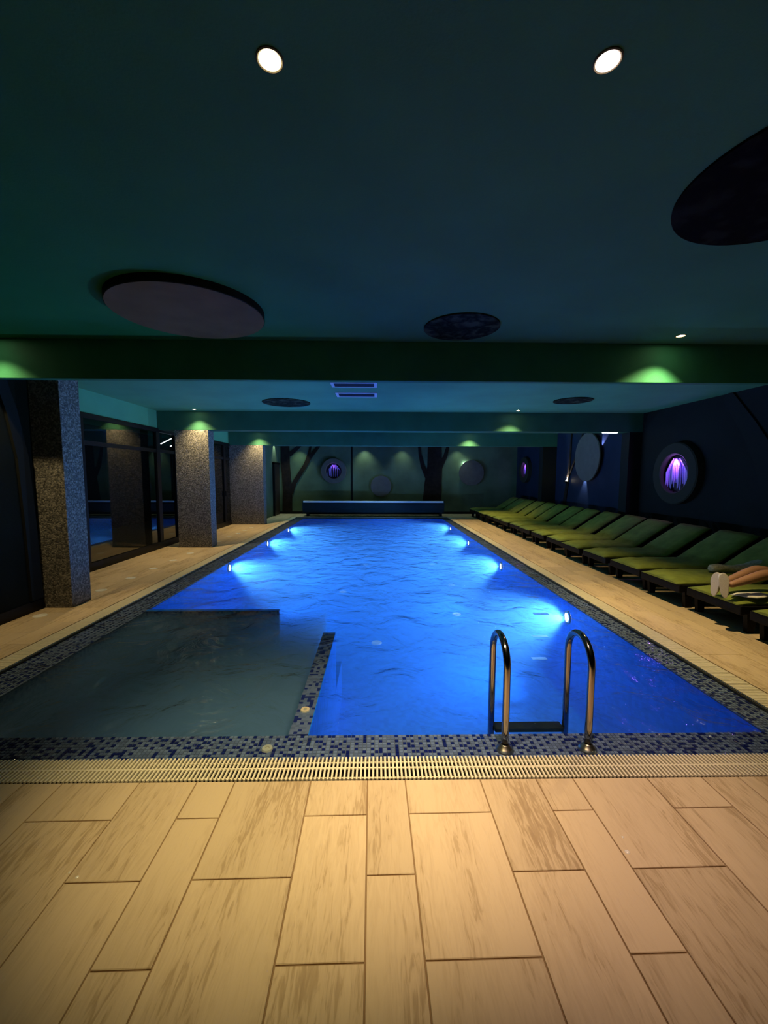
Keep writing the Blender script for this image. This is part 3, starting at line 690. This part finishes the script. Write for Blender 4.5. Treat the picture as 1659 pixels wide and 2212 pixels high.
# far wall, middle trunk (frame origin at floor)
fr_ = wallframe('far', (0, YF, 0)); bm = B()
limb(bm, fr_, [(2.36, 0.10), (2.33, 0.6), (2.36, 1.3), (2.42, 2.0), (2.40, 2.98)], 0.86, 0.55)
limb(bm, fr_, [(2.15, 1.5), (1.92, 2.0), (1.80, 2.5), (1.74, 2.98)], 0.22, 0.08, 0.025)
limb(bm, fr_, [(2.60, 1.9), (2.85, 2.4), (3.0, 2.98)], 0.24, 0.10, 0.025)
tag(obj('mural_tree', bm, M_TREE, loc=(2.36, YF, 0)), 'wide dark brown tree trunk on the far wall above the roller cover', 'wall mural', 'tree murals')
bm = B()
limb(bm, fr_, [(-3.76, 0.10), (-3.74, 1.0), (-3.80, 2.0), (-3.80, 2.98)], 0.40, 0.34)
limb(bm, fr_, [(-3.60, 0.85), (-3.45, 1.3), (-3.0, 2.0), (-2.75, 2.4), (-2.30, 2.98)], 0.20, 0.13, 0.025)
limb(bm, fr_, [(-3.0, 2.0), (-2.82, 2.5), (-2.72, 2.98)], 0.14, 0.08, 0.022)
limb(bm, fr_, [(-3.65, 2.45), (-3.3, 2.75), (-3.05, 2.98)], 0.18, 0.12, 0.022)
tag(obj('mural_tree', bm, M_TREE, loc=(-3.7, YF, 0)), 'brown tree trunk with forked branches in the far left corner', 'wall mural', 'tree murals')
fr_ = wallframe('right', (XR, 0, 0)); bm = B()
limb(bm, fr_, [(5.75, 0.15), (5.85, 0.9), (6.0, 1.5), (6.2, 1.95), (6.5, 2.4), (6.95, 2.98)], 0.6, 0.2)
limb(bm, fr_, [(5.9, 1.3), (5.6, 2.1), (5.5, 2.98)], 0.3, 0.15, 0.025)
tag(obj('mural_tree', bm, M_RIM, loc=(XR, 5.8, 0)), 'nearly black tree branch leaning on the right wall beside the large porthole', 'wall mural', 'tree murals')
bm = B()
fr_ = wallframe('right', (XR2, 0, 0))
limb(bm, fr_, [(12.85, 0.15), (12.75, 0.8), (12.6, 1.4), (12.50, 2.0), (12.45, 2.98)], 0.22, 0.05)
limb(bm, fr_, [(12.55, 1.6), (12.1, 2.2), (11.7, 2.98)], 0.08, 0.04, 0.025)
tag(obj('mural_tree', bm, M_TREE, loc=(XR, 12.6, 0)), 'thin dark tree with fine branches behind the white uplight', 'wall mural', 'tree murals')
fr_ = wallframe('left', (XL, 0, 0)); bm = B()
limb(bm, fr_, [(4.84, 0.14), (4.82, 1.0), (4.78, 1.8), (4.68, 2.3), (4.45, 2.98)], 0.16, 0.14)
tag(obj('mural_tree', bm, M_RIM, loc=(XL, 4.7, 0)), 'blackish curved tree trunk on the left wall beside the near pillar', 'wall mural', 'tree murals')
bm = B(); bx(bm, -1.07, -1.01, YF-0.02, YF, 0.1, 2.98); struct('trim_1', bm, M_BLACK)

# ------------------------------------------------------------------ roller cover at the far end
rc = thing('roller_cover', 'long blue pool cover roller housing with pale top edge at the far end', 'pool cover', (-0.13, 16.28, 0))
prof = [(16.22, 0.15), (16.20, 0.30), (16.20, 0.48), (16.23, 0.55), (16.30, 0.59), (16.55, 0.59), (16.62, 0.54), (16.64, 0.3), (16.62, 0.15)]
bm = B(); fa = Matrix(((0, 0, 1, -2.90), (1, 0, 0, 0), (0, 1, 0, 0), (0, 0, 0, 1))); prism(bm, prof, fa, 5.54); obj('housing', bm, M_ROLLER, rc)
bm = B(); bx(bm, -2.92, 2.66, 16.20, 16.34, 0.545, 0.61, bev=0.012); obj('top_edge', bm, M_ROLLTOP, rc)
for x in (-2.93, 2.64):
    bm = B(); bx(bm, x, x+0.03, 16.19, 16.66, 0.10, 0.62, bev=0.006); obj('end_cap', bm, M_ROLLER, rc)
for x in (-2.80, 2.50):
    bm = B(); bx(bm, x, x+0.10, 16.30, 16.55, 0.0, 0.15, bev=0.005); obj('foot', bm, M_BLACK, rc)
bm = B(); tube(bm, [(-2.7, 16.42, 0.10), (2.5, 16.42, 0.10)], 0.045, 16); obj('axle', bm, M_RIM, rc)

# ------------------------------------------------------------------ deck disc fittings on the left
Rn = ['nearest, beside the first pillar', 'just past the first pillar', 'third along the left deck', 'fourth along the left deck', 'fifth along the left deck', 'last before the second pillar',
      'first past the second pillar', 'second past the second pillar', 'third past the second pillar', 'fourth past the second pillar', 'farthest, by the third pillar']
for y, lab in zip((4.66, 5.71, 6.40, 7.06, 7.75, 8.47, 10.0, 10.7, 11.4, 12.0, 12.63), Rn):
    th = thing('deck_disc', 'flat pale round fitting in the tan deck, '+lab, 'deck light', (-3.86, y, 0), 'round fittings in a row on the left deck')
    bm = B(); lathe(bm, [(0.046, 0.0), (0.05, 0.006), (0.068, 0.004), (0.07, 0.0)], 28, Matrix.Translation((-3.86, y, 0))); obj('ring', bm, M_WHITE, th)
    bm = B(); lathe(bm, [(0.0, 0.006), (0.046, 0.003)], 24, Matrix.Translation((-3.86, y, 0))); obj('lens', bm, M_LENS, th)

# wet drops on the near deck
M_DROP = mat('pale_glint_drop', (0.85, 0.8, 0.7), 0.15, spec=1.0)  # pale base colour stands in for the lamp glint on each drop
for (x, y, rr_, lab) in ((1.083, 1.619, 0.011, 'small glinting water drop on the deck near the right grout line, nearer of two'), (1.107, 1.692, 0.006, 'tiny glinting water drop beside the right grout line, farther of two'),
                         (-1.205, 1.54, 0.007, 'glinting water drop among tan tiles near the left edge'), (-1.25, 1.56, 0.005, 'tiny glinting water drop at the far left of the deck')):
    bm = B(); lathe(bm, [(rr_, 0.0), (rr_*0.9, rr_*0.2), (rr_*0.55, rr_*0.36), (0.0, rr_*0.42)], 16, Matrix.Translation((x, y, 0)), smooth=True)
    tag(obj('water_drop', bm, M_DROP, loc=(x, y, 0)), lab, 'water drop', 'drops on the near deck')

# ------------------------------------------------------------------ pool ladder
ld = thing('pool_ladder', 'polished steel pool ladder with two arched handrails at the near edge', 'ladder', (1.03, 2.34, ZL))
for x in (0.775, 1.28):
    pts = [(x, 2.335, ZL)]+[(x, 2.335, 0.1*k_) for k_ in range(1, 5)]
    for k_ in range(0, 17):
        a = PI-PI*k_/16; pts.append((x, 2.335+0.15+0.15*math.cos(a), 0.475+0.15*math.sin(a)))
    pts += [(x, 2.635, 0.3), (x, 2.635, 0.0), (x, 2.62, -0.5), (x, 2.60, -0.95)]
    bm = B(); tube(bm, pts, 0.0215, 20); obj('handrail', bm, M_CHROME, ld)
    bm = B(); lathe(bm, [(0.022, 0.04), (0.028, 0.035), (0.036, 0.018), (0.052, 0.010), (0.054, 0.0)], 32, Matrix.Translation((x, 2.335, ZL)), smooth=True); obj('flange', bm, M_STEEL, ld)
for z in (-0.07, -0.36, -0.65):
    bm = B(); bx(bm, 0.795, 1.26, 2.60, 2.68, z-0.03, z, bev=0.006); tr_ = obj('tread', bm, M_RIM, ld)
    bm = B(); bx(bm, 0.93, 1.12, 2.605, 2.675, z, z+0.004); obj('grip_plate', bm, M_STEEL, tr_)

# ------------------------------------------------------------------ loungers
LX, BH = 3.72, 4.78
def cushion(bm, pts, wd, th_, seed):
    """quilted pad following 2D (x,z) centreline; y from -wd/2 to wd/2"""
    n_ = len(pts); R_ = random.Random(seed); rows = []
    P_ = [Vector((p[0], 0, p[1])) for p in pts]; ny = 7
    for i, p in enumerate(P_):
        t_ = (P_[min(i+1, n_-1)]-P_[max(i-1, 0)]).normalized(); nn = Vector((-t_.z, 0, t_.x))
        top, bot = [], []
        e_ = min(i, n_-1-i); puff = 0.35 if e_ == 0 else (0.85 if e_ == 1 else 1.0)
        for j in range(ny):
            v_ = -1+2*j/(ny-1); ed = 0.35 if abs(v_) > 0.99 else 1.0
            y = v_*wd/2
            top.append(bm.verts.new(p+nn*(th_*(puff*ed)+0.004*R_.uniform(-1, 1))+Vector((0, y, 0)))); bot.append(bm.verts.new(p+Vector((0, y, 0))))
        rows.append((top, bot))
    for (a, b_), (c2, d2) in zip(rows, rows[1:]):
        for j in range(ny-1):
            bm.faces.new((a[j], a[j+1], c2[j+1], c2[j])).smooth = True; bm.faces.new((b_[j], d2[j], d2[j+1], b_[j+1]))
        bm.faces.new((a[0], c2[0], d2[0], b_[0])); bm.faces.new((a[-1], b_[-1], d2[-1], c2[-1]))
    for (a, b_), rev in ((rows[0], 1), (rows[-1], 0)):
        for j in range(ny-1): bm.faces.new((a[j], b_[j], b_[j+1], a[j+1]) if rev else (a[j], a[j+1], b_[j+1], b_[j]))
def make_lounger():
    th = thing('sun_lounger', '', 'lounger', (LX, 0, 0), 'sun loungers in a row along the right wall')
    bm = B()
    for s in (-1, 1): bx(bm, LX+0.02, LX+1.92, s*0.35-0.022, s*0.35+0.022, 0.20, 0.285, bev=0.008)
    bx(bm, LX, LX+0.05, -0.372, 0.372, 0.19, 0.29, bev=0.01); bx(bm, LX+1.88, LX+1.93, -0.37, 0.37, 0.2, 0.285, bev=0.008)
    obj('frame', bm, M_FRAME, th)
    for (x, s) in ((LX+0.14, -1), (LX+0.14, 1), (LX+1.55, -1), (LX+1.55, 1)):
        bm = B(); fr_ = Matrix(((1, 0, 0, x), (0, 0, 1, s*0.33-0.025), (0, 1, 0, 0), (0, 0, 0, 1)))
        prism(bm, [(-0.035, 0), (0.035, 0), (0.055, 0.21), (-0.055, 0.21)], fr_, 0.05); obj('leg', bm, M_FRAME, th)
    for k_ in range(9):
        x = LX+0.09+k_*0.108; bm = B(); bx(bm, x, x+0.075, -0.328, 0.328, 0.272, 0.288); obj('slat', bm, M_FRAME, th)
    bl, ang = 0.84, math.radians(34); ca, sa = math.cos(ang), math.sin(ang)
    bm = B(); 
    for s in (-1, 1):
        fr_ = Matrix(((ca, -sa, 0, BH), (0, 0, 1, s*0.31-0.02), (sa, ca, 0, 0.275), (0, 0, 0, 1))); prism(bm, [(0, -0.03), (bl, -0.03), (bl, 0.02), (0, 0.02)], fr_, 0.04)
    for k_ in range(8):
        fr_ = Matrix(((ca, -sa, 0, BH), (0, 0, 1, -0.31), (sa, ca, 0, 0.275), (0, 0, 0, 1))); u = 0.03+k_*0.103; prism(bm, [(u, 0.0), (u+0.07, 0.0), (u+0.07, 0.018), (u, 0.018)], fr_, 0.62)
    obj('backrest', bm, M_FRAME, th)
    bm = B(); tube(bm, [(BH+0.45*ca, 0.22, 0.27+0.45*sa), (BH+0.62, 0.22, 0.25)], 0.014, 8); tube(bm, [(BH+0.45*ca, -0.22, 0.27+0.45*sa), (BH+0.62, -0.22, 0.25)], 0.014, 8); obj('prop', bm, M_FRAME, th)
    pts = [(LX-0.01+k_*(BH-LX-0.02)/9, 0.29) for k_ in range(10)]
    for k_ in range(1, 9): pts.append((BH-0.02+ca*bl*k_/8, 0.295+sa*bl*k_/8))
    bm = B(); cushion(bm, pts, 0.68, 0.065, 5); obj('cushion', bm, M_CUSH, th)
    return th
proto = make_lounger()
def dup(root):
    r = root.copy(); C.objects.link(r)
    for ch in list(root.children):
        c2 = ch.copy(); C.objects.link(c2); c2.parent = r
    return r
ords = ['first', 'second', 'third', 'fourth', 'fifth', 'sixth', 'seventh', 'eighth', 'ninth', 'tenth', 'eleventh', 'twelfth', 'thirteenth', 'fourteenth']
ys = [3.56, 4.40]+[5.24+0.83*k_ for k_ in range(14)]
for i, y in enumerate(ys):
    l_ = proto if i == 0 else dup(proto)
    l_.location = (LX+0.02*math.sin(i*2.3), y+0.02*math.sin(i*1.7), 0)
    if i == 0: l_['label'] = 'dark lounger with green cushion at the right edge, on the near side of the person'
    elif i == 1: l_['label'] = 'dark green-cushioned lounger that the person in white slippers lies on'
    elif i == 2: l_['label'] = 'green-cushioned lounger with a rolled towel, next beyond the person'
    elif i == 15: l_['label'] = 'green-cushioned dark lounger at the far end of the row'
    else: l_['label'] = 'green-cushioned dark lounger, %s past the one with the rolled towel' % ords[i-3]

# towel roll on lounger 2 and white cloth on the person's lounger
def blob(bm, sections, seg=14, seed=0, rough=0.0):
    """sections: (centre, ry, rz) loft along x"""
    R_ = random.Random(seed); rings = []
    for (c, ry, rz) in sections:
        rings.append([bm.verts.new((c[0], c[1]+ry*math.cos(a)*(1+R_.uniform(-rough, rough)), c[2]+rz*math.sin(a)*(1+R_.uniform(-rough, rough)))) for a in [2*PI*k_/seg for k_ in range(seg)]])
    for a, b_ in zip(rings, rings[1:]):
        for k_ in range(seg): bm.faces.new((a[k_], a[(k_+1) % seg], b_[(k_+1) % seg], b_[k_])).smooth = True
    bm.faces.new(rings[0][::-1]); bm.faces.new(rings[-1])
bm = B(); zc = 0.364
blob(bm, [((4.37, 5.24, zc+0.045), 0.03, 0.025), ((4.40, 5.24, zc+0.05), 0.065, 0.045), ((4.49, 5.24, zc+0.055), 0.075, 0.055), ((4.58, 5.24, zc+0.045), 0.06, 0.045), ((4.68, 5.23, zc+0.045), 0.07, 0.045), ((4.85, 5.20, zc+0.06), 0.11, 0.06), ((5.01, 5.18, zc+0.13), 0.14, 0.06), ((5.11, 5.18, zc+0.19), 0.10, 0.04)], seed=2, rough=0.08)
tag(obj('rolled_towel', bm, M_TOWEL, loc=(4.4, 5.26, zc)), 'grey-green towel rolled along the cushion behind the white slippers', 'towel')
bm = B(); n_ = 14; R_ = random.Random(9); g2 = []
out2 = [(3.76, 4.22), (3.84, 4.26), (3.97, 4.27), (4.12, 4.25), (4.19, 4.17), (4.14, 4.11), (4.08, 4.12), (4.02, 4.09), (3.92, 4.07), (3.86, 4.11), (3.82, 4.17)]
cc = (3.97, 4.17)
rings = []
for s_i in range(6):
    s2 = 1-s_i/6; ring = []
    for (x, y) in out2:
        ring.append(bm.verts.new((cc[0]+(x-cc[0])*s2, cc[1]+(y-cc[1])*s2, 0.362+(0.0 if s_i == 0 else 0.012+0.010*R_.random()))))
    rings.append(ring)
for a, b_ in zip(rings, rings[1:]):
    for k_ in range(len(out2)):
        k2 = (k_+1) % len(out2); bm.faces.new((a[k_], a[k2], b_[k2], b_[k_])).smooth = True
bm.faces.new(rings[-1]); bm.faces.new(rings[0][::-1])
tag(obj('white_cloth', bm, M_CLOTH, loc=(3.97, 4.17, 0.362)), 'crumpled white cloth on the green cushion beside the slippers', 'cloth')

# ------------------------------------------------------------------ person lying on the second lounger
def skinned(name, verts, edges, radii, m, parent, root=0, sub=2):
    me = bpy.data.meshes.new(name); off = Vector(parent.location) if parent else Vector((0, 0, 0))
    me.from_pydata([Vector(v_)-off for v_ in verts], edges, []); me.materials.append(m)
    o = bpy.data.objects.new(name, me); C.objects.link(o)
    if parent: o.parent = parent
    sk = o.modifiers.new('skin', 'SKIN'); sk.use_smooth_shade = True
    for i, d in enumerate(me.skin_vertices[0].data):
        r = radii[i]; d.radius = r if isinstance(r, tuple) else (r, r); d.use_root = (i == root)
    ss = o.modifiers.new('sub', 'SUBSURF'); ss.levels = sub; ss.render_levels = sub
    return o
PY = 4.27
pr = thing('person', 'person in dark robe and white slippers lying on a green lounger', 'person', (4.4, PY, 0.36))
V = [(4.68, PY, 0.49), (4.90, PY, 0.60), (5.07, PY, 0.74), (5.22, PY, 0.86), (5.31, PY, 0.945), (5.36, PY, 1.0), (5.42, PY, 1.07), (5.47, PY, 1.15),   # 0-7 pelvis..head top
     (4.64, PY+0.09, 0.48), (4.17, PY+0.10, 0.60), (4.00, PY+0.08, 0.545), (3.79, PY+0.05, 0.475), (3.72, PY+0.03, 0.455),              # 8-12 far leg
     (4.64, PY-0.09, 0.48), (4.09, PY-0.09, 0.595), (3.92, PY-0.10, 0.545), (3.74, PY-0.11, 0.495), (3.68, PY-0.12, 0.48),              # 13-17 near leg
     (5.20, PY+0.17, 0.86), (5.03, PY+0.27, 0.66), (4.86, PY+0.14, 0.63),                                                             # arm far
     (5.20, PY-0.17, 0.86), (5.03, PY-0.27, 0.66), (4.86, PY-0.14, 0.63)]
Ed = [(0, 1), (1, 2), (2, 3), (3, 4), (4, 5), (5, 6), (6, 7), (0, 8), (8, 9), (9, 10), (10, 11), (11, 12), (0, 13), (13, 14), (14, 15), (15, 16), (16, 17),
      (3, 18), (18, 19), (19, 20), (3, 21), (21, 22), (22, 23)]
Rr = [0.13, 0.11, 0.12, 0.10, 0.05, 0.055, 0.09, 0.07, 0.085, 0.058, 0.052, 0.036, 0.034, 0.085, 0.058, 0.052, 0.036, 0.034, 0.05, 0.04, 0.028, 0.05, 0.04, 0.028]
skinned('body', V, Ed, Rr, M_SKIN, pr)
# robe over trunk, thighs and arms
V2 = [(4.68, PY, 0.49), (4.90, PY, 0.60), (5.07, PY, 0.74), (5.24, PY, 0.88), (5.30, PY, 0.93), (4.60, PY+0.09, 0.50), (4.32, PY+0.10, 0.575), (4.60, PY-0.09, 0.50), (4.28, PY-0.09, 0.575),
      (5.20, PY+0.18, 0.86), (5.03, PY+0.28, 0.66), (4.90, PY+0.17, 0.63), (5.20, PY-0.18, 0.86), (5.03, PY-0.28, 0.66), (4.90, PY-0.17, 0.63)]
E2 = [(0, 1), (1, 2), (2, 3), (3, 4), (0, 5), (5, 6), (0, 7), (7, 8), (3, 9), (9, 10), (10, 11), (3, 12), (12, 13), (13, 14)]
R2 = [0.155, 0.14, 0.145, 0.12, 0.09, 0.12, 0.088, 0.12, 0.088, 0.075, 0.06, 0.05, 0.075, 0.06, 0.05]
skinned('robe', V2, E2, R2, M_ROBE, pr)
# head details
hc = Vector((5.455, PY, 1.14)); hx = Vector((-0.62, 0, 0.55)).normalized()   # face direction
hu = Vector((0.55, 0, 0.83)).normalized(); hu = (hu-hx*hu.dot(hx)).normalized(); hs_ = hx.cross(hu)
HM = Matrix(((hx.x, hs_.x, hu.x, hc.x), (hx.y, hs_.y, hu.y, hc.y), (hx.z, hs_.z, hu.z, hc.z), (0, 0, 0, 1)))
def ell(bm, c, r, seg=16, fr=HM):
    bmesh.ops.create_uvsphere(bm, u_segments=seg, v_segments=seg//2+2, radius=1, matrix=fr @ Matrix.Translation(c) @ Matrix.Diagonal((*r, 1)))
bm = B(); ell(bm, (0, 0, 0), (0.098, 0.076, 0.112), 24); ell(bm, (0.03, 0, -0.055), (0.062, 0.055, 0.062)); ell(bm, (0.098, 0, -0.015), (0.018, 0.013, 0.022), 10)
ell(bm, (0.088, 0, -0.055), (0.010, 0.026, 0.007), 10); ell(bm, (0, 0.078, -0.01), (0.018, 0.010, 0.03), 10); ell(bm, (0, -0.078, -0.01), (0.018, 0.010, 0.03), 10)
for f in bm.faces: f.smooth = True
obj('head', bm, M_SKIN, pr)
bm = B(); ell(bm, (0.088, 0.03, 0.012), (0.012, 0.014, 0.008), 10); ell(bm, (0.088, -0.03, 0.012), (0.012, 0.014, 0.008), 10); obj('eyes', bm, M_HAIR, pr)
bm = B(); ell(bm, (-0.022, 0, 0.028), (0.098, 0.086, 0.108), 20)
for f in bm.faces: f.smooth = True
obj('hair', bm, M_HAIR, pr)
# hands with five fingers
for s in (1, -1):
    hb = Vector((4.84, PY+s*0.13, 0.64))
    vv = [hb, hb+Vector((-0.05, -s*0.02, 0.01))]; ee = [(0, 1)]; rr_ = [0.026, 0.034]
    for k_, (dy, ln) in enumerate(((-0.032, 0.062), (-0.011, 0.074), (0.011, 0.070), (0.031, 0.056))):
        b0 = len(vv); vv += [hb+Vector((-0.075, -s*0.02+dy, 0.012)), hb+Vector((-0.075-ln*0.55, -s*0.02+dy*1.15, 0.008)), hb+Vector((-0.075-ln, -s*0.02+dy*1.2, -0.01))]
        ee += [(1, b0), (b0, b0+1), (b0+1, b0+2)]; rr_ += [0.010, 0.009, 0.007]
    b0 = len(vv); vv += [hb+Vector((-0.03, -s*0.055, 0.01)), hb+Vector((-0.07, -s*0.078, 0.006))]; ee += [(0, b0), (b0, b0+1)]; rr_ += [0.012, 0.009]
    skinned('hand', vv, ee, rr_, M_SKIN, pr, 0, 1)
# slippers: sole with upper
def slipper(c, yawdeg, tiltdeg, roll):
    sole = []
    for k_ in range(28):
        a = 2*PI*k_/28; v_ = math.sin(a); u = math.cos(a)
        wd = 0.046*(1.0+0.16*v_) if v_ > -0.1 else 0.040
        sole.append((u*wd*(1-0.10*math.exp(-((v_+0.1)/0.25)**2)), v_*0.132))
    # local x = width, y = toe-up, z = outward from sole (towards the pool)
    A = Matrix.Rotation(math.radians(yawdeg), 4, 'Z') @ Matrix.Rotation(math.radians(tiltdeg), 4, 'Y') @ Matrix.Rotation(math.radians(roll), 4, 'X')
    base = Matrix(((0, 0, -1, 0), (-1, 0, 0, 0), (0, 1, 0, 0), (0, 0, 0, 1)))
    F = Matrix.Translation(c) @ A @ base
    bm = B()
    prism(bm, sole, F @ Matrix.Translation((0, 0, -0.008)), 0.020)
    bmesh.ops.recalc_face_normals(bm, faces=bm.faces)
    bmesh.ops.bevel(bm, geom=[e for e in bm.edges if e.calc_face_angle(0) > 1.0], offset=0.005, segments=2, affect='EDGES')
    sl = obj('slipper', bm, M_SLIPPER, pr)
    bm = B()   # foot and upper behind the sole
    ell(bm, (0, 0.045, -0.028), (0.040, 0.082, 0.026), 16, F); ell(bm, (0, -0.06, -0.034), (0.032, 0.055, 0.036), 16, F)
    for f in bm.faces: f.smooth = True
    obj('foot', bm, M_SKIN, pr)
    bm = B(); ell(bm, (0, 0.06, -0.022), (0.046, 0.068, 0.034), 16, F)
    for f in bm.faces: f.smooth = True
    obj('slipper_upper', bm, M_SLIPPER, pr)
slipper((3.66, PY+0.025, 0.457), 32, 0, 4)
slipper((3.625, PY-0.125, 0.482), 58, 4, -6)
print('tiles', ntile)
